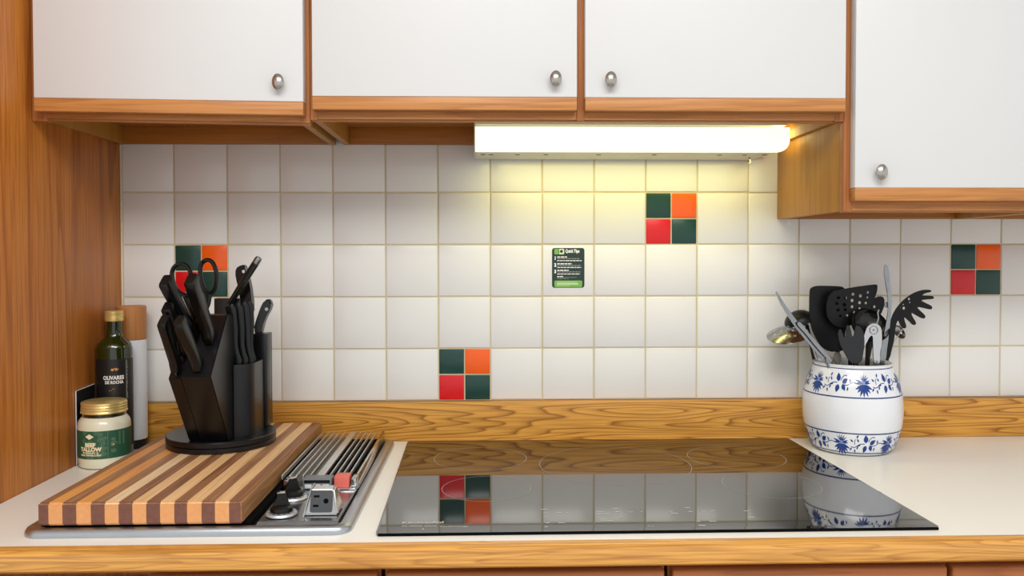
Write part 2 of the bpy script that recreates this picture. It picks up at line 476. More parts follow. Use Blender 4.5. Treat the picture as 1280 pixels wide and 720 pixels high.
# ------------------------------------------------------------------ under-cabinet strip light
fl = thing('strip_light', 'glowing fluorescent strip light under the wide wall cabinet', 'light', (.925, -.07, 1.5605))
x0, x1, yf, yb, zb, zt = .6215, 1.2287, -.140, -.0175, 1.4955, 1.5432
child('housing', box(x0 + .001, x1 - .03, yf + .012, yb, zb, zb + .006, .0006), 'white_paint', fl)
child('back_plate', box(x0 + .001, x1 - .004, yb - .002, yb, zb + .0065, 1.5600), 'white_paint', fl)
child('top_plate', box(x0 + .001, x1 - .004, yf + .004, yb - .0025, 1.5480, 1.5590), 'white_paint', fl)
child('end_cap', box(x0 - .0012, x0 + .0006, yf - .001, yb, zb - .001, 1.5540, .0004), 'white_paint', fl)
prof = [(x0 + .001, zb + .001)]
r = .022
prof += [(x1 - r + r * math.sin(a), zb + .001 + r - r * math.cos(a)) for a in [math.radians(10 * k) for k in range(10)]]
prof += [(x1, zt), (x0 + .001, zt)]
df = child('diffuser', sheet(prof, .011, lambda a, b_, w: (a, yf + .011 - w, b_)), 'diffuser', fl)
ends = child('side_lens', box(x1 - .003, x1 - .0005, yf + .0115, yf + .095, zb + .024, zt), 'end_lens', fl)
for hx in (.632, .648, .700, .756, .86, .97, 1.10, 1.15, 1.19):
    child('vent_slot', box(hx, hx + .009, -.100, -.092, zb - .0003, zb + .0002), 'dark', fl)
sw = tube([(1.176, -.06, zb), (1.176, -.06, zb - .004), (1.178, -.061, zb - .011), (1.175, -.060, zb - .013)], .0016, 8)
child('pull_chain', sw, 'steel', fl)
ll = area_light('tube_light', (.925, -.075, 1.490), (.925, -.035, 1.0), .54, .06, .60, (1.0, .90, .30))
ll.parent = fl; ll.matrix_parent_inverse = Matrix.Translation(fl.location).inverted()

# little white hook under the right-hand cabinet
hc = PY(987, 276, -.03)
hp = [(hc.x, -.03, 1.3722), (hc.x, -.03, 1.3665), (hc.x - .0025, -.03, 1.3635), (hc.x - .002, -.03, 1.3600), (hc.x + .001, -.03, 1.3590), (hc.x + .0035, -.03, 1.3610), (hc.x + .0035, -.03, 1.3640)]
tag(obj('cup_hook', tube(chaikin(hp, 2, False), .0011, 8), 'hook'), 'tiny white cup hook screwed under wall cabinet corner', 'hook')

# ------------------------------------------------------------------ sticker on the tiles
stk = thing('sticker', 'dark green printed tips sticker on a white tile', 'sticker', (.8134, -.0009, 1.2724))
a, b_ = PY(690, 310, 0), PY(730.5, 359.5, 0)
SW, SH = b_.x - a.x, a.z - b_.z
def smap(u, v, w=0): return (a.x + u * SW, -.0008 - w, a.z - v * SH)       # u, v in 0..1 from top left
child('backing', sheet(rrect(0, 1, 0, 1, .07), .0008, lambda u, v, w: (a.x + u * SW, .0 - w, a.z - v * SH)), 'sticker', stk)
def sp(name, pts, mat, w=.0002): return child(name, poly(pts, lambda u, v: smap(u, v, w)), mat, stk, smooth=False)
def rect(u0, u1, v0, v1): return [(u0, v0), (u1, v0), (u1, v1), (u0, v1)]
sp('green_panel', rrect(.07, .93, .82, .985, .04), 'sticker_green')
sp('logo_panel', rrect(.07, .22, .02, .16, .03), 'sticker_green')
sp('logo_panel', rrect(.2, .375, .02, .16, .03), 'sticker_pale')
sp('logo_mark', circle(.29, .085, .045, 14, .038), 'sticker', .0004)
def stxt(s, u, v, size, mat='white_ink', bold=.0004, align='LEFT', sx=1.0):
    return child('lettering', text_bm(s, size, lambda x, y: (a.x + u * SW + x, -.0013, a.z - v * SH + y), align, bold, sx), mat, stk, smooth=False)
stxt('Quick Tips', .41, .115, .0095, sx=.70)
for k, v in (('1', .295), ('2', .465), ('3', .63)): stxt(k, .07, v, .0095, bold=.0006, sx=.8)
for v, w_, hgt, mt in ((.215, .30, .026, 'white_ink'), (.26, .68, .016, 'grey_ink'), (.31, .75, .02, 'white_ink'), (.385, .45, .026, 'white_ink'),
                   (.43, .72, .016, 'grey_ink'), (.48, .74, .02, 'white_ink'), (.55, .35, .026, 'white_ink'), (.595, .72, .016, 'grey_ink'), (.645, .70, .02, 'white_ink'),
                   (.71, .18, .022, 'white_ink'), (.735, .6, .010, 'grey_ink'), (.765, .35, .010, 'grey_ink')):
    u = .16; rb = bmesh.new(); first = True
    bms = []
    while u < .16 + w_:
        wd = random.uniform(.05, .12); e1 = min(u + wd, .16 + w_)
        bms.append(poly(rect(u, e1, v, v + hgt), lambda p, q: smap(p, q, .0003))); u += wd + .018
    rb.free()
    child('small_print', merge(*bms), mt, stk, smooth=False)
for v, w_, hgt in ((.855, .62, .014), (.89, .66, .03), (.945, .4, .01)):
    child('small_print', poly(rect(.15, .15 + w_, v, v + hgt), lambda p, q: smap(p, q, .0004)), 'sticker_pale', stk, smooth=False)

# ------------------------------------------------------------------ black glass cooktop
ck = thing('cooktop', 'flat black glass cooktop with printed burner rings', 'cooktop', (.88, -.315, ZC))
CB = [Vector((.4812, -.0355, 0)), Vector((1.2675, -.0355, 0)), Vector((1.2742, -.5948, 0)), Vector((.4926, -.5952, 0))]   # back left, back right, front right, front left
def cmap(u, v, z):                # u 0..1 left to right, v 0..1 front to back
    p = (CB[3].lerp(CB[2], u)).lerp(CB[0].lerp(CB[1], u), v)
    return (p.x, p.y, z)
W_, D_ = .783, .56
def cm(x, y, z): return cmap(x / W_, y / D_, z)
gl = bmesh.new()
outer = rrect(0, W_, 0, D_, .006, 4)
inner = rrect(.002, W_ - .002, .0105, D_ - .002, .005, 4)
rings = [[gl.verts.new(cm(p[0], p[1], z)) for p in pts] for pts, z in ((outer, ZC + .0004), (outer, ZC + .0040), (inner, ZC + .0042))]
for A, B in zip(rings, rings[1:]):
    for k in range(len(A)): gl.faces.new((A[k], A[(k + 1) % len(A)], B[(k + 1) % len(B)], B[k]))
gl.faces.new(rings[0]); gl.faces.new(rings[-1])
child('glass_plate', gl, 'glass', ck, smooth=False)
child('front_trim', box(CB[3].x + .003, CB[2].x - .003, CB[3].y - .0016, CB[3].y - .0004, ZC + .0003, ZC + .0040, .0004), 'dark', ck)
ZG = ZC + .0044
def ring(cx, cy, rx, ry, w=.0007, a0=0, a1=360, mat='ring_print'):
    n = 72; bm = bmesh.new(); vs = []
    for k in range(n + 1):
        t = math.radians(a0 + (a1 - a0) * k / n)
        vs.append((bm.verts.new((cx + (rx - w) * math.cos(t), cy + (ry - w) * math.sin(t), ZG)), bm.verts.new((cx + (rx + w) * math.cos(t), cy + (ry + w) * math.sin(t), ZG))))
    for p, q in zip(vs, vs[1:]): bm.faces.new((p[0], p[1], q[1], q[0]))
    child('burner_ring', bm, mat, ck, smooth=False)
def ring_px(xl, xr, yt, yb, mat='ring_print'):          # from the ring's left, right, top and bottom in the photograph
    yc = (yt + yb) / 2
    A, B = PZ(xl, yc, ZG), PZ(xr, yc, ZG); T, Bo = PZ((xl + xr) / 2, yt, ZG), PZ((xl + xr) / 2, yb, ZG)
    r_ = ((B.x - A.x) / 2 + (T.y - Bo.y) / 2) / 2
    ring((A.x + B.x) / 2, (T.y + Bo.y) / 2, r_, r_, .0004, mat=mat)
ring_px(540, 661, 560, 587); ring_px(550, 666, 596, 626); ring_px(678, 862, 558, 608)
ring_px(858, 984, 558, 586); ring_px(904, 1026, 590, 623)
def ctext(s, px, py, size, bold=.0002, sx=1.3, align='LEFT'):
    o = PZ(px, py, ZG)
    child('lettering', text_bm(s, size, lambda x, y: (o.x + x, o.y + y, ZG), align, bold, sx), 'print', ck, smooth=False)
ctext('KitchenAid', 502, 654.5, .0125, .0003, 1.05)
ctext('Technology', 549, 658.8, .0075, .0001, 1.15)
marks = []
for (u0, u1, py) in ((502, 509, 658), (511, 528, 658), (530, 546, 658),
                     (676, 684, 637), (679, 684, 641.5), (695, 702, 641), (709, 711, 641), (682, 687, 654), (698, 706, 654), (681, 685, 659),
                     (745, 756, 640.5), (745, 762, 643), (766, 774, 636), (770, 775, 640), (786, 792, 640.5), (774, 779, 646.5), (750, 759, 649.5), (750, 766, 651.5),
                     (801, 803, 640), (835, 841, 639.5), (838, 848, 642), (856, 863, 635), (861, 866, 640), (876, 883, 639.5), (890, 893, 639),
                     (871, 876, 652), (887, 896, 652), (873, 882, 657), (930, 938, 639), (935, 944, 647), (712, 714, 649.5)):
    A, B = PZ(u0, py, ZG), PZ(u1, py, ZG)
    marks.append(poly([(A.x, A.y), (B.x, A.y), (B.x, A.y + .0028), (A.x, A.y + .0028)], lambda x, y: (x, y, ZG)))
child('control_print', merge(*marks), 'print', ck, smooth=False)
for px, py in ((814, 657.5), (877, 657)):
    o = PZ(px, py, ZG); ring(o.x, o.y, .0032, .0042, .0003, mat='print')
o = PZ(529, 661.5, ZG)
child('indicator_dot', poly(circle(o.x, o.y, .0012, 12), lambda x, y: (x, y, ZG + .0001)), 'white_ink', ck, smooth=False)

# ------------------------------------------------------------------ old grill unit with downdraft vent
gu = thing('grill_unit', 'old stainless downdraft grill unit with knobs, outlet and slatted vent', 'grill', (.23, -.32, ZC))
gx0, gx1, gy0, gy1 = .009, .4565, -.590, -.040
fr = bmesh.new()
ro = [(rrect(gx0, gx1, gy0, gy1, .024, 6), ZC + .0003), (rrect(gx0, gx1, gy0, gy1, .024, 6), ZC + .006), (rrect(gx0 + .003, gx1 - .003, gy0 + .003, gy1 - .003, .022, 6), ZC + .0105),
      (rrect(gx0 + .008, gx1 - .008, gy0 + .008, gy1 - .008, .018, 6), ZC + .0122), (rrect(gx0 + .020, gx1 - .016, gy0 + .014, gy1 - .014, .012, 6), ZC + .0110),
      (rrect(gx0 + .022, gx1 - .018, gy0 + .016, gy1 - .016, .010, 6), ZC + .004)]
rg = [[fr.verts.new((p[0], p[1], z)) for p in pts] for pts, z in ro]
for A, B in zip(rg, rg[1:]):
    for k in range(len(A)): fr.faces.new((A[k], A[(k + 1) % len(A)], B[(k + 1) % len(B)], B[k]))
fr.faces.new(rg[-1]); fr.faces.new(rg[0])
child('tray', fr, 'steel_soft', gu, angle=50)
child('grill_plate', box(.034, .318, -.568, -.06, ZC + .0045, ZC + .0150, .002), 'dark', gu)
# control panel plate
px0, px1, py0, py1 = .327, .4385, -.5745, -.405
child('control_plate', prism_x([(py0 - .005, ZC + .0105), (py0, ZC + .0155), (py1, ZC + .0175), (py1, ZC + .006), (py0 - .005, ZC + .006)], px0, px1, .0008), 'steel', gu)
ZP = ZC + .0165
def control_knob(px, py, rot):
    c = PZ(px, py, ZP + .001)
    d = child('dial', lathe([(0, ZP), (.0212, ZP), (.0222, ZP + .0015), (.0205, ZP + .0038), (.012, ZP + .0050), (0, ZP + .0050)], 32, (c.x, c.y, 0)), 'dial_metal', gu)
    tk = bmesh.new()
    tks = []
    for k in range(14):
        t = 2 * math.pi * k / 14
        tks.append(xform(box(-.0005, .0005, .0150, .0182, ZP + .0042, ZP + .0047), Matrix.Translation((c.x, c.y, 0)) @ Matrix.Rotation(t, 4, 'Z')))
    tk.free()
    o = obj('dial_marks', merge(*tks), 'dark', d)
    kb = lathe([(0, ZP + .005), (.0155, ZP + .005), (.0160, ZP + .0065), (.0150, ZP + .0105), (.0115, ZP + .0135), (0, ZP + .0140)], 28)
    gr = sheet([(-.0145, ZP + .008), (.0145, ZP + .008), (.0085, ZP + .0175), (.0060, ZP + .031), (-.0045, ZP + .031), (-.0085, ZP + .018)], .010, lambda u, v, w: (u, w - .005, v))
    bmesh.ops.bevel(gr, geom=gr.edges[:], offset=.001, segments=2, affect='EDGES')
    R_ = Matrix.Translation((c.x, c.y, 0)) @ Matrix.Rotation(rot, 4, 'Z')
    kn = child('control_knob', xform(merge(kb, gr), R_), 'black', gu)
    cp = obj('pointer_cap', xform(box(-.0062, .0050, -.0046, .0046, ZP + .0311, ZP + .0322, .0004), R_), 'chrome', kn)
control_knob(352, 642, math.radians(14)); control_knob(366, 622, math.radians(20))
# outlet housing, sloping towards the front
oc = PZ(403, 641, ZP)
hw = .0245
hp_ = [(-.024, 0), (-.011, .033), (.010, .034), (.020, 0)]
hs = sheet(hp_, 2 * hw, lambda u, v, w: (oc.x + (w - hw) * (1 - v * 9.5), oc.y + .012 + u, ZP + v))
bmesh.ops.bevel(hs, geom=hs.edges[:], offset=.0025, segments=3, affect='EDGES')
ho = child('outlet_housing', hs, 'chrome', gu)
n = Vector((0, -.033, .013)).normalized(); upv = Vector((0, .013, .033)).normalized()
base = Vector((oc.x, oc.y + .012 - .024, ZP)) + n * .0006
def omap(u, v, w): return tuple(base + Vector((u, 0, 0)) + upv * v + n * w)
ol = obj('outlet', sheet(rrect(-.0155, .0155, .004, .0335, .003), .0012, omap), 'outlet_grey', ho)
ol['label'] = 'black three-prong socket'
for u0, u1, v0, v1 in ((-.011, -.003, .0245, .0275), (-.0115, -.0035, .0115, .0145)):
    obj('slot', sheet([(u0, v0), (u1, v0), (u1, v1), (u0, v1)], .0002, lambda u, v, w: omap(u, v, w + .0012)), 'dark', ol)
obj('slot', sheet(circle(.0065, .0195, .0036, 14), .0002, lambda u, v, w: omap(u, v, w + .0012)), 'dark', ol)
# push-button bank and red switch
kp = child('button_bank', box(.3555, .4005, -.425, -.399, ZP - .001, ZP + .017, .002), 'key_grey', gu)
for k in range(3):
    xk = .3592 + k * .0135
    obj('button', box(xk, xk + .0105, -.4275, -.4245, ZP + .0025, ZP + .0085, .0008), 'key_light', kp)
obj('button_legend', box(.358, .398, -.4256, -.4249, ZP + .0105, ZP + .0150), 'black', kp)
rs = child('rocker_switch', box(.4045, .4285, -.4275, -.403, ZP - .001, ZP + .0215, .0025), 'red_switch', gu)
rs['label'] = 'salmon red rocker switch'
child('switch_frame', box(.402, .4395, -.433, -.398, ZP - .002, ZP + .004, .0015), 'chrome', gu)
child('chrome_block', box(.4315, .4395, -.4275, -.400, ZP + .0045, ZP + .0185, .0022), 'chrome', gu)
child('chrome_block', box(.3265, .3420, -.4285, -.400, ZP - .001, ZP + .0165, .002), 'chrome', gu)
# slatted vent
vy0, vy1, ZV = -.397, -.078, ZC + .0335
child('vent_shade_sheet', box(.3185, .4370, vy0, vy1 + .012, ZC + .0125, ZC + .0145), 'dark', gu)  # shallow black sheet; its colour stands in for the deep vent's shade
child('vent_liner', box(.3200, .3760, vy0 + .002, vy1, ZC + .0150, ZC + .0225), 'grey_plate', gu)
for x in (.3175, .3300, .3405, .3510, .3625):
    child('slat', box(x - .0012, x + .0012, vy0 - .004, vy1, ZC + .0265, ZV, .0005), 'slat_steel', gu)
child('wide_slat', box(.3725, .3850, vy0 - .004, vy1, ZV - .004, ZV + .0005, .001), 'slat_steel', gu)
for x in (.3935, .4035, .4135, .4240):
    child('slat', box(x - .0011, x + .0011, vy0 - .004, vy1, ZC + .0265, ZV, .0005), 'slat_steel', gu)
for y in (vy0 + .012, (vy0 + vy1) / 2 - .02, vy1 - .012):
    child('cross_bar', tube([(.3180, y, ZC + .0195), (.4365, y, ZC + .0195)], .0013, 8), 'dark', gu)
child('side_rail', box(.4352, .4392, vy0 - .006, vy1 + .003, ZC + .0060, ZV + .001, .001), 'chrome', gu)

# ------------------------------------------------------------------ striped cutting board
bx0, bx1, by0, by1, bz0, bz1 = .0330, .3095, -.5832, -.0500, ZC + .0152, .9607
cb = thing('cutting_board', 'thick striped walnut and maple cutting board under the knife block', 'cutting board', ((bx0 + bx1) / 2, (by0 + by1) / 2, bz0))
bounds = [113, 148, 192, 236, 282, 326, 370, 414, 458, 502, 547, 588, 634, 677, 722, 765]
kinds = ['board_dark2', 'board_orange', 'board_dark', 'board_orange', 'board_dark', 'board_pale', 'board_dark2', 'board_light', 'board_dark2', 'board_light',
         'board_dark2', 'board_light', 'board_dark', 'board_light', 'board_dark2']
tops = kinds
for k in range(15):
    xa = bx0 + (bounds[k] - 113) / (765 - 113) * (bx1 - bx0); xb = bx0 + (bounds[k + 1] - 113) / (765 - 113) * (bx1 - bx0)
    bm = box(xa, xb, by0, by1, bz0, bz1)
    sel = []
    for e in bm.edges:
        m_ = (e.verts[0].co + e.verts[1].co) / 2
        ends_ = abs(m_.y - by0) < 1e-5 or abs(m_.y - by1) < 1e-5
        tb = abs(m_.z - bz1) < 1e-5 or abs(m_.z - bz0) < 1e-5
        side = (k == 0 and abs(m_.x - bx0) < 1e-5) or (k == 14 and abs(m_.x - bx1) < 1e-5)
        if (ends_ and tb) or (side and (tb or ends_)): sel.append(e)
    bmesh.ops.bevel(bm, geom=sel, offset=.0028, segments=3, affect='EDGES')
    o = child('wood_strip', bm, tops[k], cb)
    o.data.materials.append(M['end_dark' if 'dark' in tops[k] else 'end_light']); o.data.materials.append(M['edge_brown'])
    for p in o.data.polygons:                       # end grain at front and back, long grain along the right edge
        if abs(p.normal.y) > .75: p.material_index = 1
        elif k == 14 and p.normal.x > .5: p.material_index = 2

# ------------------------------------------------------------------ rotating knife block
ZB = bz1
kx, ky = .1668, -.2268
kbk = thing('knife_block', 'black revolving knife block on a round base', 'knife block', (kx, ky, ZB))
child('base_disc', lathe([(0, ZB + .0004), (.0915, ZB + .0004), (.0935, ZB + .002), (.0935, ZB + .0085), (.0925, ZB + .0095), (0, ZB + .0095)], 64, (kx, ky, 0)), 'black_block', kbk)
child('turntable', lathe([(0, ZB + .0100), (.0925, ZB + .0100), (.0940, ZB + .0115), (.0940, ZB + .0185), (.0925, ZB + .0203), (0, ZB + .0203)], 64, (kx, ky, 0)), 'black_block', kbk)
ZT = ZB + .0204
slant = [(-.303, ZT), (-.390, 1.104), (-.305, 1.1960), (-.262, 1.1960), (-.175, ZT)]
xs = (.1335, .1545, .1552, .2030)
child('slanted_block', prism_x([(p[0] + .006, p[1] - (.004 if i in (1, 2, 3) else 0)) for i, p in enumerate(slant)], xs[0], xs[1], .0012), 'black_block', kbk)
sb = child('slanted_block', prism_x(slant, xs[2], xs[3], .0012), 'black_block', kbk)
hcn = PY(234, 475, -.386)
obj('screw_hole', lathe([(0, 0), (.0022, 0), (.0022, .0004), (0, .0004)], 14, (hcn.x, -.3835, hcn.z - .001), (0, -.82, -.57)), 'dark', sb)
# round-fronted block for the steak knives
ccx, ccy, cr = .2040, -.2430, .0285
outl = [(ccx, ccy + .05), (ccx, ccy - .0335)] + [(ccx + cr * math.sin(t), ccy - .0335 * math.cos(t)) for t in [math.pi / 2 * k / 14 for k in range(2, 15)]] + [(ccx + cr, ccy + .05)]
zst = PY(304, 455, ccy - .02).z
child('round_block', sheet(outl, zst - ZT, lambda u, v, w: (u, v, ZT + w)), 'black_block', kbk)
child('back_block', box(PY(268, 373, -.19).x, PY(301, 373, -.19).x, ccy + .0505, -.172, ZT, PY(285, 373, -.19).z, .001), 'black_block', kbk)
tb0, tb1 = PY(316, 416, -.165), PY(337, 416, -.165)
tall = child('tall_sleeve', box(tb1.x - .026, tb1.x, -.185, -.148, ZT, tb0.z, .0012), 'black_block', kbk)

KD = Vector((0, -.574, .819))            # direction of the slanted slots
sn = Vector((0, -(1.1960 - 1.104), (.390 - .305))).normalized()
sp0 = Vector((0, -.390, 1.104))
def on_slant(px, py):
    d = ray(px, py); t = (sp0 - CAM).dot(sn) / d.dot(sn); return CAM + d * t
def knife(label, b_px, e_px, wid, thk, flare=1.12):
    b0 = on_slant(*b_px)
    # lean and length so that the butt ends where it does in the photograph
    Dr, best = min(((abs(project(b0 + Vector((dx * .01, -.574, .819)).normalized() * l)[1] - e_px[1]) + abs(project(b0 + Vector((dx * .01, -.574, .819)).normalized() * l)[0] - e_px[0]), dx, l)
                    for dx in range(-30, 31, 2) for l in [k * .002 for k in range(20, 80)]))[1:]
    Dr = Vector((Dr * .01, -.574, .819)).normalized(); mat = 'black'
    t = thing('kitchen_knife', label, 'knife', b0, 'knives in the knife block')
    n_ = 9; pts = []; 
    side = Vector((1, 0, 0)); back = side.cross(Dr).normalized()      # width runs in the slot plane
    prof_ = [(0, .44), (.05, .50), (.12, .46), (.2, .36), (.4, .42), (.65, .48), (.9, .50), (.975, .5), (1, .44)]
    bm = bmesh.new(); rings = []
    for s_, h_ in prof_:
        c_ = b0 + Dr * (best * s_) 
        k_ = flare if s_ > .8 else 1.0
        hw_, ht_ = h_ * wid * k_, .5 * thk * (.82 if s_ in (0, 1) else 1)
        ring_ = []
        for q in range(12):
            an = 2 * math.pi * q / 12
            cx_, sx_ = math.cos(an), math.sin(an)
            ex = math.copysign(abs(cx_) ** .35, cx_) * ht_; ey = math.copysign(abs(sx_) ** .35, sx_) * hw_
            ring_.append(bm.verts.new(c_ + side * ex + back * ey))
        rings.append(ring_)
    for A, B in zip(rings, rings[1:]):
        for q in range(12): bm.faces.new((A[q], A[(q + 1) % 12], B[(q + 1) % 12], B[q]))
    bm.faces.new(rings[0]); bm.faces.new(rings[-1])
    child('handle', bm, mat, t, angle=50)
    bl = sheet([(-.008, -.045), (.008, -.045), (.008, .0), (-.008, 0)], .0016, lambda u, v, w: tuple(b0 + side * (w - .0008) + back * u + Dr * v))
    child('blade', bl, 'steel', t)
    return t, b0, best
def project(p):
    q = cam.matrix_world.inverted() @ Vector(p)
    return (640 + FPX * q.x / -q.z, CYPX - FPX * q.y / -q.z)
knife('black-handled knife in the outer slot of the slanted block, lower row', (221, 461), (204, 399), .024, .0138)
knife('black-handled knife in the lower row, nearest the round steak-knife block', (249, 460), (223, 400), .024, .0145)
knife('short black-handled knife behind the two lower-row knives', (229, 441), (208, 383), .022, .0135)
knife('large black-handled knife with a squared butt, left of scissors', (243, 424), (207, 350), .028, .0150, 1.1)
knife('large scuffed black-handled knife in front of the scissors', (263, 424), (239, 347), .030, .0172, 1.0)

# kitchen scissors: two loops and a stem, standing in the slanted block
sc = thing('scissors', 'black-handled kitchen scissors upright in the knife block', 'scissors', on_slant(252, 408))
YS = -.345
def spx(px, py, y=YS): return PY(px, py, y)
def loop_handle(pts, r_, name):
    P_ = [spx(*p) for p in chaikin(pts, 2)]
    P_.append(P_[0]); P_.append(P_[1])
    bm = tube(P_, r_, 10, 1.3)
    return child(name, bm, 'black', sc)
loop_handle([(251, 330), (258, 324), (266, 327), (271, 340), (271, 356), (266, 366), (258, 366), (253, 356), (250, 342)], .0036, 'finger_loop')
loop_handle([(214, 343), (218, 332), (228, 329), (236, 334), (240, 346), (240, 362), (236, 370), (226, 368), (218, 358)], .0036, 'thumb_loop')
child('shank', tube([spx(262, 364), spx(258, 378), spx(252, 392), spx(247, 408, -.335), spx(244, 420, -.325)], [.005, .0075, .008, .0065, .005], 10, .7), 'black', sc)
child('shank', tube([spx(230, 366, YS + .006), spx(238, 380, YS + .006), spx(244, 394, YS + .008), spx(248, 410, -.330)], [.005, .0075, .0075, .006], 10, .7), 'black', sc)
bl = PY(252.5, 407, -.347)
o = child('pivot', lathe([(0, 0), (.0035, 0), (.0035, .004), (0, .004)], 14, bl, (0, -1, .2)), plain('blue_pivot', '2a52b8', .4), sc)
o['label'] = 'small blue pivot button'

# steak knives in the round block
slab_ = ['nearest the slanted block', 'between its fellow steak knives', 'between its fellow steak knives', 'nearest the tall sleeve']
steak = [((297, 450), (288.5, 382), 0), ((305, 447.5), (297.5, 381), 1), ((312.5, 446), (305, 379), 2), ((319, 443), (311, 378), 3)]
for (bx_, by_), (tx_, ty_), k in steak:
    yk = ccy - .0215 + k * .008
    b0 = PY(bx_, by_, yk); b0.z = zst + .0003; b0.x = min(b0.x, ccx + cr - .0075)
    e0 = PY(tx_, ty_, yk - .004)
    t = thing('steak_knife', 'slim black steak knife in the round block, ' + slab_[k], 'knife', b0, 'steak knives in the round block')
    d_ = e0 - b0
    pts = [b0, b0 + d_ * .06 + Vector((.001, 0, 0)), b0 + d_ * .18 + Vector((-.001, 0, 0)), b0 + d_ * .32 + Vector((-.0022, 0, 0)), b0 + d_ * .6, b0 + d_ * .84, b0 + d_ * .93 + Vector((-.0005, 0, 0)), b0 + d_ + Vector((-.003, 0, 0))]
    child('handle', tube(pts, [.0068, .0074, .0060, .0062, .0076, .0082, .0092, .0080], 12, .42), 'black', t, angle=60)
    child('blade', box(b0.x - .003, b0.x + .003, b0.y - .0005, b0.y + .0005, zst - .03, zst + .001), 'steel', t)

# riveted knives and honing steel at the back
def riveted(label, pts_px, y, rivets, base, wid=None):
    t = thing('riveted_knife', label, 'knife', base, 'riveted knives in the knife block')
    outl_ = [(PY(a_, b__, y).x, PY(a_, b__, y).z) for a_, b__ in chaikin([Vector(p) for p in pts_px], 2)]
    bm = sheet(outl_, .016, lambda u, v, w: (u, y + w, v))
    bmesh.ops.bevel(bm, geom=[e for e in bm.edges if abs(e.verts[0].co.y - e.verts[1].co.y) < 1e-6], offset=.0022, segments=2, affect='EDGES')
    h_ = child('handle', bm, 'black_gloss', t)
    for rx, ry in rivets:
        c_ = PY(rx, ry, y)
        o = obj('rivet', lathe([(0, 0), (.0032, 0), (.0030, .0006), (0, .0008)], 16, (c_.x, y + .0002, c_.z), (0, -1, 0)), 'dial_metal', h_); o.matrix_parent_inverse = Matrix.Translation(t.location).inverted() @ Matrix.Identity(4) if False else Matrix.Identity(4)
    return t
yk = -.176
q = PY(326, 416, yk)
riveted('riveted knife with curved handle standing in the tall sleeve', [(319, 420), (317, 411), (322, 395), (328, 379), (334, 373), (339, 377), (338, 386), (331, 398), (327, 411), (326, 420)], yk,
        [(333, 386.5), (323, 407.5)], (q.x, yk, q.z - .004))
yk = -.188
q = PY(308, 382, yk)
riveted('riveted knife upright behind the steak knives', [(303, 398), (300, 372), (295, 348), (293, 338), (298, 333), (305, 330), (307, 337), (312, 352), (315, 372), (315, 398)], yk,
        [(304.5, 339.5), (309, 363.5)], (q.x, yk, q.z - .01))
A_, B_ = PY(287, 380, -.205), PY(324, 322, -.215)
hs_ = thing('honing_steel', 'slanting black honing steel handle with a silver butt', 'honing steel', A_)
Dv = (B_ - A_)
child('handle', tube([A_, A_ + Dv * .25, A_ + Dv * .6, A_ + Dv * .88], [.0050, .0058, .0064, .0066], 16), 'black_gloss', hs_)
child('butt_cap', tube([A_ + Dv * .882, A_ + Dv * .97, A_ + Dv * 1.0], [.0066, .0064, .0052], 16), 'steel', hs_)

# ------------------------------------------------------------------ jar, bottle, canister, leaning tray
jx, jy, jr = -.0585, -.190, .0447
jar = thing('jar', 'squat glass jar of pale fat with gold lid and green label', 'jar', (jx, jy, ZC))
jz = ZC + .0004
child('body', lathe([(0, jz), (.036, jz), (.041, jz + .002), (.0440, jz + .008), (jr, jz + .016), (jr, jz + .074), (.0438, jz + .080), (.0418, jz + .0852), (.0385, jz + .0895), (.0368, jz + .0915), (0, jz + .0916)], 56, (jx, jy, 0)), 'tallow', jar)
child('neck', lathe([(.0366, jz + .0918), (.0366, jz + .106), (.0346, jz + .106), (.0346, jz + .0918), (.0366, jz + .0918)], 56, (jx, jy, 0)), 'jar_glass', jar)
lidp = [(0, jz + .118), (.036, jz + .1182), (.0382, jz + .1172), (.0388, jz + .114), (.0380, jz + .1125), (.0388, jz + .110), (.0380, jz + .1080), (.0388, jz + .1055), (.0383, jz + .1025), (.0395, jz + .1005), (.0395, jz + .0985), (.0375, jz + .0985), (.0372, jz + .1155), (0, jz + .1165)]
child('lid', lathe(lidp, 56, (jx, jy, 0)), 'gold', jar)
def cyl_map(cx, cy, r_, ang0, z0):            # u metres along the circumference (left to right as seen), v height
    def f(u, v, w=0):
        t = ang0 + u / r_
        return (cx + (r_ + w) * math.cos(t), cy + (r_ + w) * math.sin(t), z0 + v)
    return f
def facing(cx, cy): return math.atan2(CAM.y - cy, CAM.x - cx)
def band(cx, cy, r_, z0, z1, a0, a1, n=40, th=.0003):
    bm = bmesh.new(); vs = []
    for k in range(n + 1):
        t = a0 + (a1 - a0) * k / n
        vs.append([bm.verts.new((cx + (r_ + th) * math.cos(t), cy + (r_ + th) * math.sin(t), z)) for z in (z0, z1)])
    for p, q_ in zip(vs, vs[1:]): bm.faces.new((p[0], q_[0], q_[1], p[1]))
    return bm
ja = facing(jx, jy)
lz0, lz1 = jz + .020, jz + .070
lb = child('label', band(jx, jy, jr, lz0, lz1, ja - 1.75, ja + 1.75), 'label_green', jar)
jm = cyl_map(jx, jy, jr, ja - .24, 0)
def jprint(name, bm, mat): return obj(name, bm, mat, lb, smooth=False)
def jt(s, u, z, size, bold=.0003, sx=1.0, mat='label_cream', align='CENTER'):
    o = jprint('lettering', text_bm(s, size, lambda x, y: jm(u + x, z + y, .0007), align, bold, sx), mat); return o
jt('BEEF', -.014, jz + .0425, .0095, .0006, 1.0); jt('TALLOW', -.014, jz + .0345, .0095, .0006, .98)
jt('ROSEMARY &', -.014, jz + .0300, .0042, .0002, 1.15); jt('PINK PEPPERCORN', -.014, jz + .0258, .0040, .0002, 1.1)
jprint('diamond_mark', poly([(-.0225, jz + .0605), (-.0145, jz + .0555), (-.0065, jz + .0605), (-.0145, jz + .0655)], lambda u, v: jm(u, v, .0013)), 'label_cream')
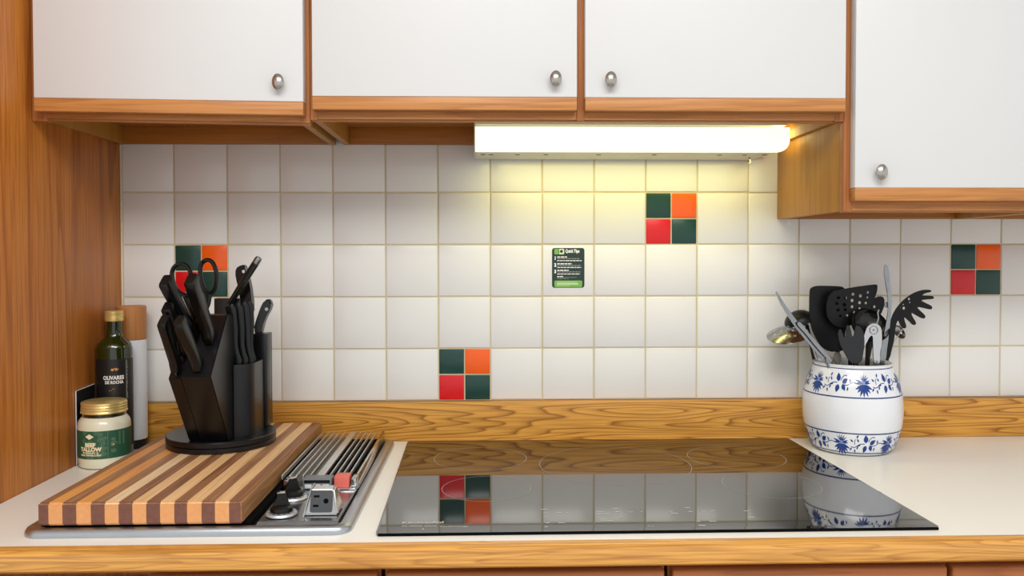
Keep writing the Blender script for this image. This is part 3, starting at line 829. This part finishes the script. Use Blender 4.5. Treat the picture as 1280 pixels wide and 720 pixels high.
for zz, w_ in ((.0525, .007), (.0500, .014), (.0230, .016), (.0213, .012)):
    jprint('fine_print', merge(*[poly([(-.014 - w_ / 2 + k * w_ / 8, jz + zz), (-.014 - w_ / 2 + (k + .7) * w_ / 8, jz + zz), (-.014 - w_ / 2 + (k + .7) * w_ / 8, jz + zz + .0009), (-.014 - w_ / 2 + k * w_ / 8, jz + zz + .0009)], lambda u, v: jm(u, v, .0006)) for k in range(8)]), 'label_line')
def swirl(u0, v0, r0, turns=1.6, n=26, w=.00035, mp=None, z=0):
    bm = bmesh.new(); pv = None
    for k in range(n + 1):
        t = 2 * math.pi * turns * k / n; r_ = r0 * (1 - .8 * k / n)
        a_ = bm.verts.new(mp(u0 + (r_ - w) * math.cos(t), v0 + (r_ - w) * math.sin(t), .0005)); b2 = bm.verts.new(mp(u0 + (r_ + w) * math.cos(t), v0 + (r_ + w) * math.sin(t), .0005))
        if pv: bm.faces.new((pv[0], pv[1], b2, a_))
        pv = (a_, b2)
    return bm
sw_ = [swirl(u, jz + v, .0042, mp=jm) for u, v in ((.0035, .063), (.010, .056), (.0025, .054), (.008, .047), (.0035, .040), (.0098, .038), (.0045, .032), (.0095, .028), (.002, .026), (-.003, .0665), (-.024, .0665), (-.026, .052))]
jprint('swirl_pattern', merge(*sw_), 'label_line')
jprint('edge_line', poly([(.0155, lz0), (.0161, lz0), (.0161, lz1), (.0155, lz1)], lambda u, v: jm(u, v, .0005)), 'label_line')
jprint('seal', swirl(.025, jz + .045, .0062, 1.0, 26, .0007, jm), 'label_line')
jprint('seal_centre', poly(circle(.025, jz + .045, .0022, 14), lambda u, v: jm(u, v, .0006)), 'gold')
fl_ = []
for i in range(4): fl_ += [poly([(.0215, jz + .056 - i * .0012), (.0285, jz + .056 - i * .0012), (.0285, jz + .0566 - i * .0012), (.0215, jz + .0566 - i * .0012)], lambda u, v: jm(u, v, .0006))]
for i in range(6): fl_ += [poly([(.0208, jz + .036 - i * .0011), (.0292, jz + .036 - i * .0011), (.0292, jz + .0365 - i * .0011), (.0208, jz + .0365 - i * .0011)], lambda u, v: jm(u, v, .0006))]
for i in range(16): fl_ += [poly([(.0345, jz + .066 - i * .0015), (.046, jz + .066 - i * .0015), (.046, jz + .0667 - i * .0015), (.0345, jz + .0667 - i * .0015)], lambda u, v: jm(u, v, .0006))]
jprint('fine_print', merge(*fl_), 'label_line')

bx, by, br = -.0744, -.1105, .0318
bot = thing('oil_bottle', 'dark green olive oil bottle with gold cap and black label', 'bottle', (bx, by, ZC))
bz = ZC + .0004
zsh = PY(144, 430, by).z; zcap = PY(144, 401, by).z; ztp = PY(144, 388.5, by).z; zlab = PY(144, 447, by).z
child('glass', lathe([(0, bz), (.029, bz), (br, bz + .003), (br, zsh - .008), (.0300, zsh), (.0245, zsh + .007), (.0178, zsh + .0125), (.0150, zsh + .018), (.0138, zsh + .03), (.0136, zcap - .001), (0, zcap - .001)], 48, (bx, by, 0)), 'oil_glass', bot)
cp_ = [(0, zcap - .0004), (.0160, zcap - .0004), (.0168, zcap + .001), (.0168, zcap + .0075), (.0160, zcap + .0083), (.0168, zcap + .0092)]
z = zcap + .0092
while z < ztp - .003:
    cp_ += [(.0168, z + .0012), (.0163, z + .0018)]; z += .0024
cp_ += [(.0166, ztp - .001), (.0155, ztp), (0, ztp)]
child('cap', lathe(cp_, 40, (bx, by, 0)), 'gold', bot)
ba = facing(bx, by)
bl_ = child('label', band(bx, by, br, bz + .02, zlab, ba - 1.8, ba + 1.8), 'black_label', bot)
bmap = cyl_map(bx, by, br, ba - .05, 0)
def bt(s, u, z, size, mat='white_ink', bold=.0002, sx=1.0):
    return obj('lettering', text_bm(s, size, lambda x, y: bmap(u + x, z + y, .0006), 'CENTER', bold, sx), mat, bl_, smooth=False)
zo = PY(144, 471, by).z
bt('OLIVARES', -.001, zo - .001, .0100, 'white_ink', .0004, .84); bt('DE ROCHA', .0, zo - .0090, .0080, 'white_ink', .0003, .8)
leafs = []
zc_ = PY(144, 459, by).z
for k, (ang, ln) in enumerate(((15, .008), (50, .0075), (95, .006), (150, .0075), (185, .008), (215, .007), (-25, .006))):
    t = math.radians(ang); d_ = Vector((math.cos(t), math.sin(t))); n2_ = Vector((-d_.y, d_.x))
    pts = [(.001 + d_.x * ln * s + n2_.x * w_, zc_ - .001 + d_.y * ln * s * .6 + n2_.y * w_) for s, w_ in ((.1, 0), (.5, .0013), (1, 0), (.5, -.0013))]
    leafs.append(poly(pts, lambda u, v: bmap(u, v, .0006)))
obj('leaf_emblem', merge(*leafs), 'copper_ink', bl_, smooth=False)
zs_ = PY(133, 486, by).z
obj('script_flourish', tube([bmap(-.009 + .0012 * k, zs_ + .0018 * math.sin(k * 1.3) + .0006 * k, .0006) for k in range(10)], .00035, 6), 'copper_ink', bl_)
fp = []
for i in range(22):
    v = zlab - .004 - i * .0034
    wd = random.choice((.0025, .004, .0032))
    fp.append(poly([(.0215, v), (.0215 + wd, v), (.0215 + wd, v + .0018), (.0215, v + .0018)], lambda u, v_: bmap(u, v_, .0006)))
obj('fine_print', merge(*fp), 'grey_ink', bl_, smooth=False)

qx, qy, qr = -.0682, -.0490, .0280
can = thing('canister', 'tall white cylindrical canister with a pale wooden cap', 'canister', (qx, qy, ZC))
z1, z2, z3 = PY(163, 549, qy - .01).z, PY(163, 425, qy - .01).z, PY(163, 382, qy).z
child('base', lathe([(0, ZC + .0004), (qr - .001, ZC + .0004), (qr - .001, z1), (0, z1)], 40, (qx, qy, 0)), 'black', can)
child('body', lathe([(0, z1 + .0002), (qr - .001, z1 + .0002), (qr, z1 + .0015), (qr, z2 - .001), (qr - .001, z2), (0, z2)], 40, (qx, qy, 0)), 'cyl_white', can)
child('cap', lathe([(0, z2 + .0003), (qr - .0008, z2 + .0003), (qr, z2 + .0015), (qr, z3 - .002), (qr - .002, z3), (0, z3)], 40, (qx, qy, 0)), 'cyl_wood', can)

tr = thing('leaning_tray', 'thin dark board with pale edge leaning behind the jar', 'board', (-.1070, -.16, ZC))
tz = PY(98, 489, -.194).z; tz2 = PY(120, 480, -.125).z
child('panel', sheet([(-.1935, ZC + .0006), (-.125, ZC + .0006), (-.125, tz2), (-.1935, tz)], .0022, lambda u, v, w: (-.1084 + w, u, v)), 'black_label', tr)
child('edge', tube([(-.1073, -.1945, ZC + .0012), (-.1073, -.1945, tz), (-.1073, -.125, tz2)], .0010, 8), 'cyl_white', tr)

# ------------------------------------------------------------------ blue and white crock
crx, cry = 1.3655, -.1145
crock = thing('crock', 'white porcelain barrel crock with blue floral bands, holding utensils', 'crock', (crx, cry, ZC))
H = .1725
def cprof(s):                      # radius at height fraction
    return .0690 + (.0930 - .0690) * (1 - (abs(s - .48) / .52) ** 2.1)
zc0 = ZC + .0004
pr_ = [(0, zc0), (.064, zc0), (.0685, zc0 + .0022)] + [(cprof(s), zc0 + H * s) for s in [.04 + .93 * k / 22 for k in range(23)]] + [(.0735, zc0 + H), (.0715, zc0 + H + .0010), (.0695, zc0 + H)]
pr_ += [(cprof(s) - .0055, zc0 + H * s) for s in [.97 - .9 * k / 16 for k in range(17)]] + [(.060, zc0 + .009), (0, zc0 + .009)]
child('body', lathe(pr_, 72, (crx, cry, 0)), 'porcelain', crock, angle=60)
ca = facing(crx, cry)
def crmap(deg, z, w=.0004):
    t = ca + math.radians(deg); r_ = cprof((z - zc0) / H) + w
    return (crx + r_ * math.cos(t), cry + r_ * math.sin(t), z)
def hoop(zf, th):
    bm = bmesh.new(); vs = []
    for k in range(96):
        vs.append([bm.verts.new(crmap(360 * k / 96, zc0 + H * zf + d_, .0003)) for d_ in (-th / 2, th / 2)])
    for k in range(96):
        p, q_ = vs[k], vs[(k + 1) % 96]; bm.faces.new((p[0], q_[0], q_[1], p[1]))
    child('blue_line', bm, 'blue_dark', crock)
for zf, th in ((.965, .0016), (.665, .0024), (.272, .0024), (.045, .0018)): hoop(zf, th)
def leaf(cu, cv, ang, ln, wd, pts_n=7):
    """pointed oval from (cu, cv), in metres on the unrolled surface"""
    t = math.radians(ang); d_ = Vector((math.cos(t), math.sin(t))); n_ = Vector((-d_.y, d_.x)); L_ = []
    for s in [k / pts_n for k in range(pts_n + 1)]: L_.append((s, wd * math.sin(math.pi * s ** .8) * .5))
    for s in [k / pts_n for k in range(pts_n - 1, 0, -1)]: L_.append((s, -wd * math.sin(math.pi * s ** .8) * .5))
    return [(cu + d_.x * ln * s + n_.x * w, cv + d_.y * ln * s + n_.y * w) for s, w in L_]
def stroke(pts, w):
    pts = chaikin([Vector(p) for p in pts], 2, False); L_, R2 = [], []
    for i, p in enumerate(pts):
        d_ = (pts[min(i + 1, len(pts) - 1)] - pts[max(i - 1, 0)]).normalized(); n_ = Vector((-d_.y, d_.x)) * w / 2
        L_.append(tuple(p + n_)); R2.append(tuple(p - n_))
    return L_, R2
def band_pattern(zf, off, flip=1):
    dk, lt = [], []
    zc_ = zc0 + H * zf
    rr = cprof(zf)
    for k in range(6):
        dg = off + 60 * k
        mp = lambda u, v, w=.0004: crmap(dg + math.degrees(u * 1.0 / rr), zc_ + v * 1.3, w)
        P_ = lambda pts, w=.0004: dk.append(poly(pts, lambda u, v: mp(u, v, w)))
        # star flower
        for an in (205, 225, 247, 268, 290, 312, 335): P_(leaf(0, -.001, an, .0185 if an in (247, 268, 290) else .0165, .0044))
        for an in (160, 182): P_(leaf(-.001, .001, an, .015, .0034))
        for an in (0, 20): P_(leaf(.001, .001, an, .011, .0030))
        for an in (40, 62, 84, 106, 128): P_(leaf(0, .002, an, .0125, .0018))
        lt.append(poly(circle(0, .0015, .0030, 12), lambda u, v: mp(u, v, .0006)))
        # leaf cluster half way to the next flower
        c = .046
        P_(leaf(c - .003, .002, 100, .0125, .0080)); P_(leaf(c + .004, .0, 35, .0115, .0070)); P_(leaf(c - .003, -.002, 255, .0120, .0075)); P_(leaf(c + .004, -.002, 300, .0100, .0066))
        for pts in ([(.013, -.002), (.022, -.007), (.032, .001), (c, 0)], [(c, 0), (c + .012, -.004), (c + .022, .003), (c + .032, -.001)], [(.024, -.004), (.022, .004), (.026, .009)], [(c, 0), (c + .003, .009), (c + .010, .012), (c + .012, .008)]):
            L_, R2 = stroke(pts, .0011)
            for i in range(len(L_) - 1): dk.append(poly([L_[i], L_[i + 1], R2[i + 1], R2[i]], lambda u, v: mp(u, v, .0004)))
        for u, v, an in ((.018, -.006, 230), (.023, -.008, 280), (.029, -.003, 250), (.020, .003, 140), (.026, .009, 60), (.030, .003, 120), (.0335, -.001, 200), (c + .014, -.005, 260), (c + .018, .001, 100)):
            P_(leaf(u, v, an, .0062, .0028, 4))
    child('floral_band', merge(*dk), 'blue', crock)
    child('flower_centres', merge(*lt), 'blue_light', crock)
band_pattern(.815, 14); band_pattern(.155, -12)

# ------------------------------------------------------------------ utensils in the crock
ZS = 5.143
def U(x, y): return (950 + x / ZS, 320 + y / ZS)           # crop pixels to frame pixels
def inside(dx, dy, z=.955): return Vector((crx + dx, cry + dy, z))
def utensil(name, label, cat, base): return thing(name, label, cat, base, 'utensils in the crock')
def plate_px(pts, y, thick, holes=(), lean=0.0, smooth=2, curve=0.0):
    """outline traced in crop pixels, set on its own plane y; lean tips the top back"""
    o_ = [PY(*U(*p), y) for p in chaikin([Vector(p) for p in pts], smooth)]
    o_ = [(p.x, p.z) for p in o_]
    hs = []
    for hx, hy, hr in holes:
        c_ = PY(*U(hx, hy), y); r_ = hr / ZS / (FPX / (y - CAM.y))
        hs.append(circle(c_.x, c_.z, r_, 8))
    zm = min(p[1] for p in o_); xm = sum(p[0] for p in o_) / len(o_); hw_ = max(abs(p[0] - xm) for p in o_)
    bm = sheet(o_, thick, lambda u, v, w: (u, y + w - thick / 2 + lean * (v - zm) + curve * ((u - xm) / hw_) ** 2, v), hs)
    return bm
def down(parent, px, y, to, r_=.004, mat='black_nylon', flat=.6):
    p = PY(*U(*px), y)
    return child('handle', tube([p, p.lerp(to, .5), to], r_, 10, flat), mat, parent)

b0 = inside(-.012, .022)
t = utensil('turner', 'solid black rectangular turner behind the slotted one', 'turner', b0)
child('blade', plate_px([(318, 240), (322, 208), (350, 194), (385, 190), (500, 193), (540, 200), (552, 240), (552, 400), (540, 590), (520, 615), (440, 616), (380, 575), (318, 440), (316, 330)], -.092, .003, smooth=2), 'black_nylon', t)
down(t, (500, 600), -.092, b0)
b0 = inside(.006, -.002)
t = utensil('slotted_turner', 'black turner with rows of round holes', 'turner', b0)
hl = [(597, 246, 11), (645, 256, 12), (502, 268, 11), (550, 270, 11), (693, 234, 8), (690, 266, 7), (492, 305, 11), (540, 313, 12), (592, 286, 12), (640, 300, 11), (680, 302, 9), (500, 347, 11), (546, 345, 10), (592, 326, 11), (640, 338, 9), (514, 384, 9), (560, 382, 9), (605, 362, 9)]
child('blade', plate_px([(480, 222), (470, 226), (600, 200), (735, 182), (752, 184), (754, 205), (745, 250), (712, 325), (660, 372), (610, 430), (540, 465), (480, 450), (438, 410), (424, 360), (426, 300), (445, 245)], -.112, .003, hl, smooth=1), 'black_nylon', t)
down(t, (560, 440), -.112, b0)
# round ladle facing the room
b0 = inside(.018, -.014)
t = utensil('ladle', 'glossy black round ladle behind the steel opener', 'ladle', b0)
lc = PY(*U(712, 440), -.136); R0 = .0375
def bowl(R_, dep, th=.0018):
    pr = [(R_ * math.sin(a_), -dep * math.cos(a_)) for a_ in [math.pi / 2 * k / 10 for k in range(11)]]
    pi_ = [((R_ - th) * math.sin(a_), -(dep - th) * math.cos(a_)) for a_ in [math.pi / 2 * k / 10 for k in range(10, -1, -1)]]
    return pr + pi_
child('bowl', lathe(bowl(R0, .026), 40, lc, (.1, -.75, .55)), 'black_gloss', t)
down(t, (700, 500), -.122, b0, .005)
# black ladle far left
b0 = inside(-.038, .020)
t = utensil('ladle', 'black ladle bowl peeping out above the steel skimmer', 'ladle', b0)
lc2 = PY(*U(255, 425), -.068)
child('bowl', lathe(bowl(.030, .024), 36, lc2, (.35, .1, -.9)), 'black_nylon', t)
down(t, (300, 440), -.068, b0, .004)
# steel skimmer
b0 = inside(-.032, -.005)
t = utensil('skimmer', 'round steel skimmer with holes, sticking out beside the tongs', 'skimmer', b0)
sc_ = PY(*U(178, 497), -.095)
hh = [circle(0, 0, .0030, 8)] + [circle(.013 * math.cos(2 * math.pi * k / 6), .013 * math.sin(2 * math.pi * k / 6), .0030, 8) for k in range(6)] + [circle(.0265 * math.cos(2 * math.pi * (k + .5) / 11), .0265 * math.sin(2 * math.pi * (k + .5) / 11), .0032, 8) for k in range(11)]
RS = .0408
ax = Vector((-.22, -.30, .93)).normalized(); e1 = Vector((1, 0, .24)).normalized(); e1 = (e1 - ax * e1.dot(ax)).normalized(); e2 = ax.cross(e1)
def skmap(u, v, w):
    r2 = (u * u + v * v) / RS ** 2
    return tuple(sc_ + e1 * u + e2 * v + ax * (.013 * (1 - r2) + w - .004))
child('bowl', sheet(circle(0, 0, RS, 40), .0012, skmap, hh, cuts=2), 'steel', t)
p0 = PY(*U(300, 525), -.095)
child('handle', tube([p0 + Vector((-.006, 0, .003)), p0, PY(*U(345, 600), -.1), b0], .0026, 8), 'steel', t)
# steel tongs
b0 = inside(-.010, -.030)
t = utensil('tongs', 'long slim steel tongs leaning over the crock\'s edge', 'tongs', b0)
child('arm', plate_px([(97, 232), (106, 225), (118, 245), (160, 312), (215, 388), (262, 450), (350, 560), (440, 668), (405, 668), (330, 585), (240, 478), (190, 405), (135, 315)], -.150, .002), 'steel', t)
child('arm', plate_px([(240, 425), (262, 425), (300, 480), (380, 570), (470, 675), (445, 678), (360, 585), (285, 490), (240, 445)], -.156, .002), 'steel', t)
down(t, (430, 655), -.152, b0, .005, 'steel', .4)
# spork in front
b0 = inside(.0, -.040)
t = utensil('pasta_fork', 'small charcoal four-pronged serving fork at the crock\'s front', 'fork', b0)
child('head', plate_px([(494, 500), (500, 472), (512, 466), (524, 490), (538, 527), (552, 520), (552, 470), (556, 446), (574, 446), (584, 480), (590, 520), (604, 515), (608, 470), (614, 446), (638, 452), (658, 490), (662, 560), (655, 620), (645, 690), (580, 690), (540, 620), (508, 560)], -.166, .0028, curve=-.006, smooth=2), plain('charcoal_nylon', '15181d', .32), t)
down(t, (612, 670), -.1655, b0, .006)
# steel opener
b0 = inside(.022, -.036)
t = utensil('can_opener', 'bright steel opener with round pivot and two arms', 'opener', b0)
child('arm', plate_px([(676, 480), (690, 448), (730, 430), (768, 446), (782, 482), (780, 580), (768, 615), (770, 690), (728, 690), (724, 560), (722, 505), (700, 520), (684, 555), (664, 585), (657, 575), (662, 530)], -.158, .004, smooth=2), 'chrome', t)
pc = PY(*U(731, 476), -.160)
child('pivot', lathe([(.0068, 0), (.0086, 0), (.0086, .0012), (.0068, .0012), (.0068, 0)], 28, pc, (0, -1, 0)), 'steel', t)
child('rivet', lathe([(0, 0), (.0022, 0), (.0018, .0014), (0, .0016)], 16, pc, (0, -1, 0)), 'steel', t)
child('hook', tube([PY(*U(750, 440), -.157), PY(*U(762, 400), -.157), PY(*U(757, 365), -.157), PY(*U(764, 345), -.157)], .0014, 8), 'steel', t)
down(t, (748, 670), -.158, b0, .006, 'steel', .4)
# upright steel handle
b0 = inside(.036, -.016)
t = utensil('steel_spatula', 'tall narrow upright steel blade, topmost of the utensils', 'spatula', b0)
child('blade', plate_px([(795, 90), (800, 60), (812, 53), (822, 66), (832, 130), (842, 230), (846, 300), (838, 420), (818, 560), (806, 690), (768, 690), (778, 590), (806, 450), (822, 360), (822, 290), (814, 210), (798, 130)], -.136, .0025), 'steel', t)
child('bracket', plate_px([(800, 305), (832, 285), (836, 318), (812, 335), (800, 325)], -.132, .003, smooth=1), 'steel', t)
down(t, (790, 660), -.136, b0, .005, 'steel', .4)
# spaghetti server
b0 = inside(.030, .006)
t = utensil('spaghetti_server', 'black toothed spaghetti server leaning towards the tiles', 'server', b0)
child('head', plate_px([(808, 660), (826, 560), (834, 460), (846, 390), (880, 330), (930, 275), (985, 238), (1040, 218), (1085, 216), (1100, 222), (1096, 232), (1062, 238), (1040, 250), (1045, 254), (1100, 255), (1116, 262), (1114, 276), (1060, 280), (1032, 284), (1050, 296), (1098, 318), (1107, 332), (1096, 346), (1050, 334), (1006, 326), (1020, 345), (1058, 378), (1062, 396), (1046, 404), (1010, 385), (970, 362), (975, 385), (1002, 428), (998, 442), (982, 444), (955, 415), (925, 390), (925, 410), (940, 450), (932, 466), (912, 464), (895, 425), (884, 410), (870, 450), (862, 530), (845, 600), (832, 660)], -.104, .0035,
                       [(958, 276, 9), (924, 335, 11), (962, 298, 6), (920, 312, 6), (902, 330, 5)], smooth=1), 'black_nylon', t)
down(t, (822, 640), -.104, b0, .0045)
# thin steel spoon behind the server
b0 = inside(.040, .028)
t = utensil('steel_spoon', 'small steel spoon half hidden by the spaghetti server', 'spoon', b0)
s0 = PY(*U(895, 488), -.070)
bmn = lathe(bowl(.0105, .006, .001), 24); 
for v in bmn.verts: v.co.x *= 1.0; v.co.y *= 1.5
child('bowl', xform(bmn, Matrix.Translation(s0) @ Matrix.Rotation(math.radians(65), 4, 'X') @ Matrix.Rotation(math.radians(25), 4, 'Z')), 'steel', t)
child('handle', tube([PY(*U(912, 475), -.073), PY(*U(870, 540), -.074), PY(*U(815, 640), -.076), b0], .0013, 8), 'steel', t)
# small black slotted spoon
b0 = inside(.022, .030)
t = utensil('slotted_spoon', 'small black slotted spoon tip between turner and steel blade', 'spoon', b0)
child('bowl', plate_px([(700, 345), (712, 300), (740, 268), (770, 257), (795, 266), (800, 300), (790, 345), (760, 400), (720, 400)], -.082, .003, [(735, 326, 10)], smooth=2), 'black_nylon', t)
down(t, (745, 390), -.082, b0, .004)
# grey stub between the turners
b0 = inside(-.008, -.018)
t = utensil('utensil_handle', 'short pale grey utensil handle low between the black tools', 'handle', b0)
child('handle', plate_px([(474, 622), (516, 618), (520, 690), (478, 690)], -.138, .006, smooth=1), 'grey_plate', t)
down(t, (498, 675), -.138, b0, .005, 'grey_plate')
